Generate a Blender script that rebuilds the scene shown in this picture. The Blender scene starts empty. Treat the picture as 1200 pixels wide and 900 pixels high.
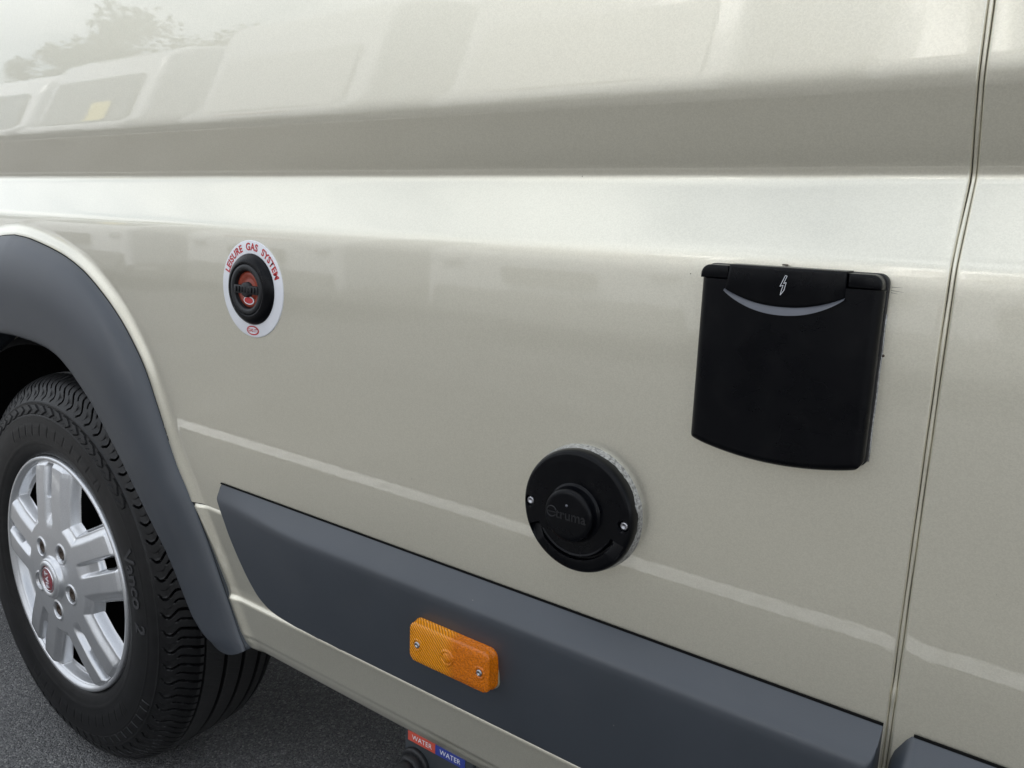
import bpy, bmesh, math, random
import numpy as np
from mathutils import Matrix, Vector

R = math.radians
SC = bpy.context.scene
COL = SC.collection

# ------------------------------------------------------------------ camera
cam_d = bpy.data.cameras.new("camera")
cam = bpy.data.objects.new("camera", cam_d)
COL.objects.link(cam)
cam_d.sensor_width = 36.0
cam_d.lens = 952.8 / 1200 * 36.0
cam_d.clip_start = 0.02
cam_d.clip_end = 2000
yaw, pitch, roll = R(36.14), R(11.68), R(1.949)
fw = Vector((-math.sin(yaw) * math.cos(pitch), math.cos(yaw) * math.cos(pitch), -math.sin(pitch)))
rt = fw.cross(Vector((0, 0, 1))).normalized()
up = rt.cross(fw)
r2 = rt * math.cos(roll) + up * math.sin(roll)
u2 = -rt * math.sin(roll) + up * math.cos(roll)
m = Matrix((r2, u2, -fw)).transposed().to_4x4()
m.translation = Vector((0, -0.6, 0.965))
cam.matrix_world = m
SC.camera = cam

# ------------------------------------------------------------------ sky
SUN_EL, SUN_AZ = R(60), R(328)          # azimuth clockwise from +Y
world = bpy.data.worlds.new("World")
SC.world = world
world.use_nodes = True
nt = world.node_tree
nt.nodes.clear()
def N(tree, kind, **kw):
    n = tree.nodes.new(kind)
    for k, v in kw.items():
        setattr(n, k, v)
    return n
sky = N(nt, "ShaderNodeTexSky", sky_type='NISHITA', sun_disc=False)
sky.sun_elevation = SUN_EL
sky.sun_rotation = SUN_AZ
sky.air_density = 1.0
sky.dust_density = 2.0
tc = N(nt, "ShaderNodeTexCoord")
mp = N(nt, "ShaderNodeMapping")
mp.inputs['Scale'].default_value = (1.0, 1.0, 2.2)
nz = N(nt, "ShaderNodeTexNoise")
nz.inputs['Scale'].default_value = 2.6
nz.inputs['Detail'].default_value = 7
nz.inputs['Roughness'].default_value = 0.58
rp = N(nt, "ShaderNodeValToRGB")
rp.color_ramp.elements[0].position = 0.34
rp.color_ramp.elements[1].position = 0.55
nz2 = N(nt, "ShaderNodeTexNoise")
nz2.inputs['Scale'].default_value = 1.7
nz2.inputs['Detail'].default_value = 6
rp2 = N(nt, "ShaderNodeValToRGB")
rp2.color_ramp.elements[0].position = 0.32
rp2.color_ramp.elements[0].color = (5.8, 6.15, 6.65, 1)
rp2.color_ramp.elements[1].position = 0.68
rp2.color_ramp.elements[1].color = (12.4, 12.9, 13.4, 1)
mix = N(nt, "ShaderNodeMix", data_type='RGBA')
bg = N(nt, "ShaderNodeBackground")
bg.inputs['Strength'].default_value = 0.1
wo = N(nt, "ShaderNodeOutputWorld")
L = nt.links.new
L(tc.outputs['Generated'], mp.inputs['Vector'])
L(mp.outputs['Vector'], nz.inputs['Vector'])
L(mp.outputs['Vector'], nz2.inputs['Vector'])
L(nz.outputs['Fac'], rp.inputs['Fac'])
L(nz2.outputs['Fac'], rp2.inputs['Fac'])
L(rp.outputs['Color'], mix.inputs['Factor'])
L(sky.outputs['Color'], mix.inputs[6])
L(rp2.outputs['Color'], mix.inputs[7])
L(mix.outputs[2], bg.inputs['Color'])
L(bg.outputs['Background'], wo.inputs['Surface'])

# ------------------------------------------------------------------ sun
sun_d = bpy.data.lights.new("sun", 'SUN')
sun_d.energy = 2.6
sun_d.angle = R(16)
sun_d.color = (1.0, 0.965, 0.91)
sun = bpy.data.objects.new("sun", sun_d)
COL.objects.link(sun)
sd = Vector((math.sin(SUN_AZ) * math.cos(SUN_EL), math.cos(SUN_AZ) * math.cos(SUN_EL), math.sin(SUN_EL)))
sun.rotation_euler = sd.to_track_quat('Z', 'Y').to_euler()
sun.location = (0, -4, 8)

# ------------------------------------------------------------------ exposure
SC.view_settings.view_transform = 'Standard'
SC.view_settings.look = 'None'
SC.view_settings.exposure = 0.70
SC.view_settings.gamma = 1.0
SC.view_settings.use_curve_mapping = False
SC.cycles.max_bounces = 8
SC.cycles.transmission_bounces = 8

def sstep(a, b, x):
    t = np.clip((np.asarray(x, float) - a) / (b - a), 0, 1)
    return t * t * (3 - 2 * t)

# ================================================================== materials
def mat(name):
    mt = bpy.data.materials.new(name)
    mt.use_nodes = True
    t = mt.node_tree
    return mt, t, t.nodes['Principled BSDF']

def noise_bump(t, scale, dist, strength=1.0, detail=3, coord='Object', base=None):
    c = N(t, "ShaderNodeTexCoord")
    n = N(t, "ShaderNodeTexNoise")
    n.inputs['Scale'].default_value = scale
    n.inputs['Detail'].default_value = detail
    b = N(t, "ShaderNodeBump")
    b.inputs['Strength'].default_value = strength
    b.inputs['Distance'].default_value = dist
    t.links.new(c.outputs[coord], n.inputs['Vector'])
    t.links.new(n.outputs['Fac'], b.inputs['Height'])
    if base is not None:
        t.links.new(base.outputs['Normal'], b.inputs['Normal'])
    return b

def ramp_noise(t, scale, c0, c1, p0=.35, p1=.65, detail=4, coord='Object', vec=None):
    n = N(t, "ShaderNodeTexNoise")
    n.inputs['Scale'].default_value = scale
    n.inputs['Detail'].default_value = detail
    if vec is None:
        c = N(t, "ShaderNodeTexCoord")
        t.links.new(c.outputs[coord], n.inputs['Vector'])
    else:
        t.links.new(vec, n.inputs['Vector'])
    r = N(t, "ShaderNodeValToRGB")
    r.color_ramp.elements[0].position = p0
    r.color_ramp.elements[1].position = p1
    r.color_ramp.elements[0].color = (*c0, 1) if len(c0) == 3 else c0
    r.color_ramp.elements[1].color = (*c1, 1) if len(c1) == 3 else c1
    t.links.new(n.outputs['Fac'], r.inputs['Fac'])
    return r

def simple(name, col, rough=.5, metal=0, spec=.5, var=.12, scale=40, bump=None, coat=0):
    mt, t, p = mat(name)
    c0 = tuple(x * (1 - var) for x in col)
    c1 = tuple(min(1, x * (1 + var)) for x in col)
    r = ramp_noise(t, scale, c0, c1)
    t.links.new(r.outputs['Color'], p.inputs['Base Color'])
    p.inputs['Roughness'].default_value = rough
    p.inputs['Metallic'].default_value = metal
    p.inputs['Specular IOR Level'].default_value = spec
    p.inputs['Coat Weight'].default_value = coat
    if bump:
        b = noise_bump(t, bump[0], bump[1])
        t.links.new(b.outputs['Normal'], p.inputs['Normal'])
    return mt

def make_paint():
    mt, t, p = mat("champagne_metallic_paint")
    lk = t.links.new
    c = N(t, "ShaderNodeTexCoord")
    v = N(t, "ShaderNodeTexVoronoi")
    v.inputs['Scale'].default_value = 1100
    lk(c.outputs['Object'], v.inputs['Vector'])
    r = N(t, "ShaderNodeValToRGB")
    r.color_ramp.elements[0].position = 0.0
    r.color_ramp.elements[0].color = (0.708, 0.678, 0.562, 1)
    r.color_ramp.elements[1].position = 1.0
    r.color_ramp.elements[1].color = (0.778, 0.747, 0.626, 1)
    sep = N(t, "ShaderNodeSeparateColor")
    lk(v.outputs['Color'], sep.inputs['Color'])
    lk(sep.outputs['Red'], r.inputs['Fac'])
    # specks of road dirt
    sp = N(t, "ShaderNodeTexVoronoi")
    sp.inputs['Scale'].default_value = 16
    lk(c.outputs['Object'], sp.inputs['Vector'])
    ml = N(t, "ShaderNodeMath", operation='LESS_THAN')
    lk(sp.outputs['Distance'], ml.inputs[0])
    ml.inputs[1].default_value = 0.008
    mx = N(t, "ShaderNodeMix", data_type='RGBA')
    lk(ml.outputs[0], mx.inputs['Factor'])
    lk(r.outputs['Color'], mx.inputs[6])
    mx.inputs[7].default_value = (0.10, 0.085, 0.06, 1)
    lk(mx.outputs[2], p.inputs['Base Color'])
    p.inputs['Metallic'].default_value = 0.80
    p.inputs['Roughness'].default_value = 0.37
    p.inputs['Coat Weight'].default_value = 1.0
    p.inputs['Coat Roughness'].default_value = 0.015
    p.inputs['Coat IOR'].default_value = 1.62
    b = noise_bump(t, 1700, 0.00020, 0.16, 2)
    lk(b.outputs['Normal'], p.inputs['Normal'])
    b2 = noise_bump(t, 170, 0.00002, 0.55, 2)
    b3 = noise_bump(t, 3.0, 0.0005, 0.35, 1, base=b2)
    lk(b3.outputs['Normal'], p.inputs['Coat Normal'])
    return mt
PAINT = make_paint()

def make_trim_mat():
    mt, t, p = mat("grey_textured_plastic")
    r = ramp_noise(t, 9, (0.034, 0.0410, 0.051), (0.039, 0.0465, 0.058), detail=8)
    du = ramp_noise(t, 14, (0, 0, 0), (1, 1, 1), .52, .80, detail=9)
    df = N(t, "ShaderNodeMath", operation='MULTIPLY')
    t.links.new(du.outputs['Color'], df.inputs[0])
    df.inputs[1].default_value = 0.04
    dm = N(t, "ShaderNodeMix", data_type='RGBA')
    t.links.new(df.outputs[0], dm.inputs['Factor'])
    t.links.new(r.outputs['Color'], dm.inputs[6])
    dm.inputs[7].default_value = (0.16, 0.15, 0.13, 1)
    t.links.new(dm.outputs[2], p.inputs['Base Color'])
    sp = N(t, "ShaderNodeTexVoronoi")
    sp.inputs['Scale'].default_value = 38
    tcn = N(t, "ShaderNodeTexCoord")
    t.links.new(tcn.outputs['Object'], sp.inputs['Vector'])
    rg = N(t, "ShaderNodeMath", operation='LESS_THAN')
    t.links.new(sp.outputs['Distance'], rg.inputs[0])
    rg.inputs[1].default_value = 0.022
    dm2 = N(t, "ShaderNodeMix", data_type='RGBA')
    t.links.new(rg.outputs[0], dm2.inputs['Factor'])
    t.links.new(dm.outputs[2], dm2.inputs[6])
    dm2.inputs[7].default_value = (0.20, 0.19, 0.17, 1)
    t.links.new(dm2.outputs[2], p.inputs['Base Color'])
    p.inputs['Roughness'].default_value = 0.41
    p.inputs['Specular IOR Level'].default_value = 0.75
    b = noise_bump(t, 1400, 0.00012, 0.5, 2)
    t.links.new(b.outputs['Normal'], p.inputs['Normal'])
    return mt
TRIM = make_trim_mat()
def make_black():
    mt, t, p = mat("black_plastic")
    du = ramp_noise(t, 55, (0.0008, 0.0011, 0.0022), (0.0045, 0.0047, 0.0055), .50, .86, detail=10)
    t.links.new(du.outputs['Color'], p.inputs['Base Color'])
    rr = ramp_noise(t, 30, (.24, .24, .24), (.36, .36, .36), .3, .7, detail=6)
    t.links.new(rr.outputs['Color'], p.inputs['Roughness'])
    p.inputs['Specular IOR Level'].default_value = 0.17
    b = noise_bump(t, 1100, .00004)
    t.links.new(b.outputs['Normal'], p.inputs['Normal'])
    return mt
BLACK = make_black()
BLACKM = simple("matt_black_plastic", (0.0045, 0.005, 0.0065), rough=.5, bump=(700, .00008))
GREYPL_SHEEN = simple("grey_plastic_and_sheen", (0.095, 0.10, 0.115), rough=.38)  # on the finger scoop this grey stands in for reflected sky
VOID = simple("black_liner", (0.006, 0.006, 0.006), rough=.9, spec=.1)
SEALANT = simple("silver_sealant", (0.36, 0.36, 0.355), rough=.36, metal=.5, var=.42, scale=420, bump=(420, .0009))
SCREW = simple("screw_steel", (0.42, 0.42, 0.44), rough=.34, metal=1)
DARKSTEEL = simple("rusty_bolt_steel", (0.060, 0.042, 0.030), rough=.6, metal=.3, var=.4, scale=300, bump=(500, .0004))
WHITE = simple("white_vinyl", (0.78, 0.79, 0.82), rough=.35, var=.03)
RED = simple("red_print", (0.52, 0.035, 0.04), rough=.4, var=.1)
ORANGE = simple("red_orange_plastic", (0.27, 0.040, 0.018), rough=.4, var=.15)
REDLAB = simple("red_label", (0.56, 0.085, 0.055), rough=.45, var=.08)
BLUELAB = simple("blue_label", (0.035, 0.055, 0.27), rough=.45, var=.08)
BADGE = simple("red_enamel", (0.23, 0.018, 0.03), rough=.25, coat=1)
CHROME = simple("badge_chrome", (0.72, 0.72, 0.74), rough=.2, metal=1)
PLATE = simple("dark_grey_plate", (0.035, 0.040, 0.045), rough=.5)
SILVERPRINT = simple("silver_print", (0.72, 0.73, 0.76), rough=.4)

def make_alloy():
    mt, t, p = mat("silver_alloy_paint")
    r = ramp_noise(t, 900, (0.60, 0.61, 0.625), (0.70, 0.71, 0.725))
    t.links.new(r.outputs['Color'], p.inputs['Base Color'])
    p.inputs['Metallic'].default_value = 0.8
    p.inputs['Roughness'].default_value = 0.36
    p.inputs['Coat Weight'].default_value = 0.8
    p.inputs['Coat Roughness'].default_value = 0.06
    return mt
ALLOY = make_alloy()

WX, WZ, WR = -1.378, 0.336, 0.345           # wheel axis and tyre radius

def make_tyre_mat():
    mt, t, p = mat("tyre_rubber")
    lk = t.links.new
    r = ramp_noise(t, 60, (0.0035, 0.0035, 0.0038), (0.0075, 0.0075, 0.0080))
    dust_and_light = N(t, "ShaderNodeMix", data_type='RGBA')
    lk(r.outputs['Color'], dust_and_light.inputs[6])
    dust_and_light.inputs[7].default_value = (0.036, 0.0355, 0.035, 1)  # pale tread dust, also lightened to stand in for light missing there
    lk(dust_and_light.outputs[2], p.inputs['Base Color'])
    p.inputs['Roughness'].default_value = 0.44
    p.inputs['Specular IOR Level'].default_value = 0.36
    c = N(t, "ShaderNodeTexCoord")
    s = N(t, "ShaderNodeSeparateXYZ")
    lk(c.outputs['Object'], s.inputs[0])
    def M(op, a, b=None):
        n = N(t, "ShaderNodeMath", operation=op)
        for i, q in enumerate((a, b)):
            if q is None:
                continue
            if isinstance(q, (int, float)):
                n.inputs[i].default_value = q
            else:
                lk(q, n.inputs[i])
        return n.outputs[0]
    dx = M('SUBTRACT', s.outputs['X'], WX)
    dz = M('SUBTRACT', s.outputs['Z'], WZ)
    ang = M('ARCTAN2', dz, dx)
    ph = M('ADD', M('MULTIPLY', ang, 170 / (2 * math.pi)), M('MULTIPLY', s.outputs['Y'], 46.0))
    fr = M('FRACT', M('ADD', ph, 50.0))
    line = M('LESS_THAN', fr, 0.11)
    rr = M('SQRT', M('ADD', M('MULTIPLY', dx, dx), M('MULTIPLY', dz, dz)))
    g1 = M('GREATER_THAN', rr, 0.3425)
    g2 = M('GREATER_THAN', s.outputs['Y'], 0.048)
    lk(M('MULTIPLY', M('GREATER_THAN', rr, 0.3432), 0.85), dust_and_light.inputs['Factor'])
    hgt = M('MULTIPLY', M('MULTIPLY', line, g1), g2)
    b = N(t, "ShaderNodeBump")
    b.inputs['Distance'].default_value = 0.003
    b.inputs['Strength'].default_value = 1.0
    b.invert = True
    lk(hgt, b.inputs['Height'])
    b2 = noise_bump(t, 700, 0.0002, .6, 3, base=b)
    lk(b2.outputs['Normal'], p.inputs['Normal'])
    return mt
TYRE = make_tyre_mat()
RUBBERL = simple("raised_rubber", (0.034, 0.034, 0.036), rough=.5, var=.2)

def make_asphalt():
    mt, t, p = mat("asphalt")
    lk = t.links.new
    c = N(t, "ShaderNodeTexCoord")
    v = N(t, "ShaderNodeTexVoronoi")
    v.inputs['Scale'].default_value = 330
    lk(c.outputs['Object'], v.inputs['Vector'])
    sep = N(t, "ShaderNodeSeparateColor")
    lk(v.outputs['Color'], sep.inputs['Color'])
    r = N(t, "ShaderNodeValToRGB")
    e = r.color_ramp.elements
    e[0].position = 0.0; e[0].color = (0.070, 0.070, 0.072, 1)
    e[1].position = 0.80; e[1].color = (0.160, 0.159, 0.157, 1)
    q = e.new(0.94); q.color = (0.21, 0.208, 0.204, 1)
    q = e.new(0.985); q.color = (0.28, 0.275, 0.26, 1)
    lk(sep.outputs['Green'], r.inputs['Fac'])
    big = ramp_noise(t, 2.2, (0.86, 0.86, 0.86), (1.36, 1.36, 1.36), detail=6)
    mx = N(t, "ShaderNodeMix", data_type='RGBA', blend_type='MULTIPLY')
    mx.inputs['Factor'].default_value = 1
    lk(r.outputs['Color'], mx.inputs[6])
    lk(big.outputs['Color'], mx.inputs[7])
    lk(mx.outputs[2], p.inputs['Base Color'])
    p.inputs['Roughness'].default_value = 0.78
    p.inputs['Specular IOR Level'].default_value = 0.4
    b = N(t, "ShaderNodeBump")
    b.inputs['Distance'].default_value = 0.004
    b.inputs['Strength'].default_value = 0.9
    b.invert = True
    lk(v.outputs['Distance'], b.inputs['Height'])
    b2 = noise_bump(t, 90, 0.006, .8, 5, base=b)
    lk(b2.outputs['Normal'], p.inputs['Normal'])
    return mt
ASPHALT = make_asphalt()

def make_amber():
    mt, t, p = mat("amber_lens")
    lk = t.links.new
    c = N(t, "ShaderNodeTexCoord")
    s = N(t, "ShaderNodeSeparateXYZ")
    lk(c.outputs['Object'], s.inputs[0])
    p.inputs['Transmission Weight'].default_value = 0.05
    p.inputs['Roughness'].default_value = 0.12
    p.inputs['IOR'].default_value = 1.49
    # moulded prisms behind the outer skin: a coarse rib half and a fine reflex half
    ck = N(t, "ShaderNodeTexVoronoi")
    ck.inputs['Scale'].default_value = 480
    lk(c.outputs['Object'], ck.inputs['Vector'])
    wv = N(t, "ShaderNodeTexWave", bands_direction='DIAGONAL')
    wv.inputs['Scale'].default_value = 150
    wv.inputs['Distortion'].default_value = 1.2
    lk(c.outputs['Object'], wv.inputs['Vector'])
    st = N(t, "ShaderNodeMath", operation='GREATER_THAN')
    lk(s.outputs['X'], st.inputs[0])
    st.inputs[1].default_value = -0.478
    mx = N(t, "ShaderNodeMix", data_type='FLOAT')
    st2 = N(t, "ShaderNodeMapRange")
    lk(s.outputs['X'], st2.inputs['Value'])
    st2.inputs['From Min'].default_value = -0.490
    st2.inputs['From Max'].default_value = -0.472
    lk(st2.outputs[0], mx.inputs['Factor'])
    lk(wv.outputs['Fac'], mx.inputs[2])
    lk(ck.outputs['Distance'], mx.inputs[3])
    b = N(t, "ShaderNodeBump")
    sm_ = N(t, "ShaderNodeMapRange", interpolation_type='SMOOTHSTEP')
    lk(s.outputs['X'], sm_.inputs['Value'])
    sm_.inputs['From Min'].default_value = -0.492
    sm_.inputs['From Max'].default_value = -0.470
    cm = N(t, "ShaderNodeMix", data_type='RGBA')
    lk(sm_.outputs[0], cm.inputs['Factor'])
    cm.inputs[6].default_value = (0.98, 0.35, 0.004, 1)
    cm.inputs[7].default_value = (0.78, 0.20, 0.002, 1)
    pv = N(t, "ShaderNodeMix", data_type='RGBA', blend_type='MULTIPLY')
    pv.inputs['Factor'].default_value = 0.50
    lk(cm.outputs[2], pv.inputs[6])
    lk(mx.outputs[0], pv.inputs[7])
    lk(pv.outputs[2], p.inputs['Base Color'])
    b.inputs['Distance'].default_value = 0.0006
    b.inputs['Strength'].default_value = 0.9
    lk(mx.outputs[0], b.inputs['Height'])
    lk(b.outputs['Normal'], p.inputs['Normal'])
    p.inputs['Coat Weight'].default_value = 0.35
    p.inputs['Coat Roughness'].default_value = 0.06
    p.inputs['Specular IOR Level'].default_value = 0.3
    return mt
AMBER = make_amber()
REFLECTOR = simple("lamp_reflector", (0.92, 0.90, 0.86), rough=.35, metal=.2)
LINEWHITE = simple("worn_white_line_paint", (0.80, 0.80, 0.78), rough=.7, var=.2, scale=25)

# ================================================================== mesh helpers
def put(name, me, material, parent=None, smooth=True, kind=None, auto=None):
    o = bpy.data.objects.new(name, me)
    COL.objects.link(o)
    if material is not None:
        me.materials.clear()
        me.materials.append(material)
    if smooth:
        me.shade_smooth()
        if auto:
            me.set_sharp_from_angle(angle=R(auto))
    if parent is not None:
        o.parent = parent
    if kind:
        o["kind"] = kind
    return o

def pydata(verts, faces):
    me = bpy.data.meshes.new("m")
    me.from_pydata([tuple(v) for v in verts], [], faces)
    me.update()
    return me

def grid_mesh(P, mask=None, wrap=False):
    """P[rows][cols][3]; first index up/out, second along."""
    nr, nc = P.shape[:2]
    idx = np.arange(nr * nc).reshape(nr, nc)
    if wrap:
        nx = np.roll(idx, -1, axis=1)
        a, b, c_, d = idx[:-1], nx[:-1], nx[1:], idx[1:]
    else:
        a, b, c_, d = idx[:-1, :-1], idx[:-1, 1:], idx[1:, 1:], idx[1:, :-1]
    F = np.stack([a, b, c_, d], -1)
    F = F[mask] if mask is not None else F.reshape(-1, 4)
    F = F.reshape(-1, 4)
    used = np.unique(F)
    rem = np.full(nr * nc, -1, dtype=np.int64)
    rem[used] = np.arange(len(used))
    V = P.reshape(-1, 3)[used]
    F = rem[F]
    me = bpy.data.meshes.new("m")
    me.vertices.add(len(V))
    me.vertices.foreach_set("co", V.astype(np.float32).ravel())
    n = len(F)
    me.loops.add(n * 4)
    me.loops.foreach_set("vertex_index", F.astype(np.int32).ravel())
    me.polygons.add(n)
    me.polygons.foreach_set("loop_start", np.arange(0, n * 4, 4, dtype=np.int32))
    me.update(calc_edges=True)
    return me

def bm_mesh(bm):
    me = bpy.data.meshes.new("m")
    bm.to_mesh(me)
    bm.free()
    return me

def lathe(profile, cx, cz, seg=64, a0=0., a1=2 * math.pi, cap=False):
    """profile [(r,y)] from the centre outward and back, round a Y axis at (cx,cz)."""
    full = abs(a1 - a0 - 2 * math.pi) < 1e-6
    th = np.linspace(a0, a1, seg, endpoint=not full)
    pr = np.array(profile, float)
    rr, yy = pr[:, 0][:, None], pr[:, 1][:, None]
    P = np.stack([cx + rr * np.cos(th), yy + 0 * th, cz + rr * np.sin(th)], -1)
    # orient: column index must follow so that normals face outward (-Y for rising r)
    P = np.swapaxes(P, 0, 1)                         # rows = theta, cols = profile
    if full:
        P = np.concatenate([P, P[:1]], 0)
    me = grid_mesh(P)
    bm = bmesh.new()
    bm.from_mesh(me)
    bmesh.ops.remove_doubles(bm, verts=bm.verts, dist=1e-6)
    bm.to_mesh(me)
    bm.free()
    return me

def box_bm(bm, x0, x1, y0, y1, z0, z1, bev=0, seg=2):
    vs = [bm.verts.new((x, y, z)) for x in (x0, x1) for y in (y0, y1) for z in (z0, z1)]
    fs = [(0, 1, 3, 2), (4, 6, 7, 5), (0, 4, 5, 1), (2, 3, 7, 6), (0, 2, 6, 4), (1, 5, 7, 3)]
    faces = [bm.faces.new([vs[i] for i in f]) for f in fs]
    if bev:
        ed = list({e for f in faces for e in f.edges})
        bmesh.ops.bevel(bm, geom=ed, offset=bev, segments=seg, affect='EDGES', profile=.5)

def box(name, x0, x1, y0, y1, z0, z1, material, parent=None, bev=0, seg=2):
    bm = bmesh.new()
    box_bm(bm, x0, x1, y0, y1, z0, z1, bev, seg)
    bmesh.ops.recalc_face_normals(bm, faces=bm.faces)
    return put(name, bm_mesh(bm), material, parent, smooth=bev > 0, auto=40)

def plate(name, outline, yfront, yback, material, parent=None, bev=0.002, seg=3):
    """flat outline [(x,z)] extruded from yback to yfront, front edges rounded."""
    bm = bmesh.new()
    vs = [bm.verts.new((x, yfront, z)) for x, z in outline]
    f = bm.faces.new(vs)
    r = bmesh.ops.extrude_face_region(bm, geom=[f])
    nv = [v for v in r['geom'] if isinstance(v, bmesh.types.BMVert)]
    for v in nv:
        v.co.y = yback
    bmesh.ops.recalc_face_normals(bm, faces=bm.faces)
    if bev:
        ed = [e for e in bm.edges if all(abs(v.co.y - yfront) < 1e-7 for v in e.verts)]
        bmesh.ops.bevel(bm, geom=ed, offset=bev, segments=seg, affect='EDGES', profile=.5)
    return put(name, bm_mesh(bm), material, parent, smooth=True, auto=35)

def round_rect(x0, x1, z0, z1, r, n=6):
    pts = []
    for cx, cz, a in ((x1 - r, z1 - r, 0), (x0 + r, z1 - r, 90), (x0 + r, z0 + r, 180), (x1 - r, z0 + r, 270)):
        for k in range(n + 1):
            t = R(a + 90 * k / n)
            pts.append((cx + r * math.cos(t), cz + r * math.sin(t)))
    return pts

def tube_mesh(path, radius, seg=10):
    pts = [Vector(p) for p in path]
    rows = []
    for i, p in enumerate(pts):
        t = (pts[min(i + 1, len(pts) - 1)] - pts[max(i - 1, 0)]).normalized()
        a = t.orthogonal().normalized() if i == 0 else (rows_a - t * rows_a.dot(t)).normalized()
        rows_a = a
        b = t.cross(a)
        rad = radius[i] if isinstance(radius, (list, tuple)) else radius
        rows.append([tuple(p + (a * math.cos(2 * math.pi * k / seg) + b * math.sin(2 * math.pi * k / seg)) * rad) for k in range(seg)])
    V = [v for r_ in rows for v in r_]
    F = []
    for i in range(len(rows) - 1):
        for k in range(seg):
            F.append((i * seg + k, i * seg + (k + 1) % seg, (i + 1) * seg + (k + 1) % seg, (i + 1) * seg + k))
    F.append(tuple(range(seg))[::-1])
    F.append(tuple((len(rows) - 1) * seg + k for k in range(seg)))
    return pydata(V, F)

def text_mesh(body, size, extrude=0.0, bold=0.0, spacing=1.0, shear=0.0):
    cu = bpy.data.curves.new("t", 'FONT')
    cu.body = body
    cu.size = size
    cu.extrude = extrude
    cu.offset = bold
    cu.space_character = spacing
    cu.shear = shear
    cu.align_x = 'CENTER'
    cu.align_y = 'CENTER'
    cu.resolution_u = 3
    ob = bpy.data.objects.new("t", cu)
    COL.objects.link(ob)
    dg = bpy.context.evaluated_depsgraph_get()
    me = bpy.data.meshes.new_from_object(ob.evaluated_get(dg))
    bpy.data.objects.remove(ob)
    bpy.data.curves.remove(cu)
    return me

def flat_text(name, body, size, x, y, z, rot, material, parent, **kw):
    """text standing on the XZ plane facing -Y, turned by rot about its centre."""
    me = text_mesh(body, size, **kw)
    c, s = math.cos(rot), math.sin(rot)
    for v in me.vertices:
        a, b, h = v.co
        v.co = (x + a * c - b * s, y - h, z + a * s + b * c)
    return put(name, me, material, parent, smooth=False)

def arc_text(name, body, size, cx, cz, r, amid, y, material, parent, yfun=None, lift=0, **kw):
    """text bent round a circle (read clockwise, tops outward)."""
    me = text_mesh(body, size, **kw)
    bm = bmesh.new()
    bm.from_mesh(me)
    if yfun:
        bmesh.ops.triangulate(bm, faces=bm.faces)
        bmesh.ops.subdivide_edges(bm, edges=[e for e in bm.edges if e.calc_length() > size * .12], cuts=2)
    for v in bm.verts:
        a, b, h = v.co
        t = amid - a / r
        q = r + b
        yy = (yfun(q) - lift if yfun else y) - h
        v.co = (cx + q * math.cos(t), yy, cz + q * math.sin(t))
    bm.to_mesh(me)
    bm.free()
    return put(name, me, material, parent, smooth=False)

def empty(name, loc=(0, 0, 0)):
    o = bpy.data.objects.new(name, None)
    o.location = loc
    COL.objects.link(o)
    return o

def tag(o, label, cat, group=None):
    o["label"] = label
    o["category"] = cat
    if group:
        o["group"] = group
    return o

# ================================================================== ground
gm = pydata([(-400, -400, 0), (400, -400, 0), (400, 400, 0), (-400, 400, 0)], [(0, 1, 2, 3)])
ground = put("ground", gm, ASPHALT, smooth=False, kind="structure")
LINE_Y = -1.26
lm = pydata([(-14, LINE_Y - .036, .004), (6, LINE_Y - .036, .004), (6, LINE_Y + .036, .004), (-14, LINE_Y + .036, .004)], [(0, 1, 2, 3)])
put("painted_line", lm, LINEWHITE, smooth=False, kind="structure")

# loose grit lying on the tarmac
rg_ = random.Random(21)
gv, gf = [], []
for k in range(420):
    gx, gy_ = rg_.uniform(-2.0, -.3), rg_.uniform(-.45, .45)
    r_ = rg_.uniform(.0006, .0021)
    i0 = len(gv)
    a0 = rg_.uniform(0, 6.28)
    for q in range(5):
        a = a0 + q * 1.2566
        rr_ = r_ * rg_.uniform(.7, 1.2)
        gv.append((gx + rr_ * math.cos(a), gy_ + rr_ * math.sin(a), .0002))
    gv.append((gx + r_ * .2, gy_, r_ * rg_.uniform(.7, 1.2)))
    gf += [(i0 + q, i0 + (q + 1) % 5, i0 + 5) for q in range(5)]
grit = put("loose_grit", pydata(gv, gf), simple("pale_grit", (0.22, 0.21, 0.19), rough=.8, var=.5, scale=60), smooth=False, kind="stuff")
grit["label"] = "loose pale grit scattered on the tarmac beside the wheel"
grit["category"] = "grit"

# ================================================================== campervan
van = tag(empty("campervan"), "champagne metallic campervan with grey wheel arch, cladding and service hatches on its side", "campervan")

# --- side section y(z): creased waist, shoulder, flank and tuck-under
_zc = np.array([.30, .50, .545, .575, .61, .66, .70, .74, .80, .87, .930, .9425, .999, 1.0015, 1.056, 1.0585, 1.16, 1.30, 1.7, 2.1, 2.4, 2.6])
_yc = np.array([.0120, .0062, .0050, .0040, .0024, .0010, .0003, -.0003, -.0010, -.0013, -.0004, .0008, .0270, .0274, .0022, .0006, -.0018, -.0018, .012, .050, .115, .20])
_zs = np.arange(.28, 2.62, .0005)
_ys = np.interp(_zs, _zc, _yc)
def _gs(y, sig):
    k = np.arange(-60, 61) * .0005
    g = np.exp(-k * k / (2 * sig * sig)); g /= g.sum()
    return np.convolve(np.pad(y, 60, mode='edge'), g, mode='valid')
_base = _gs(_ys, .0036)
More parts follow.
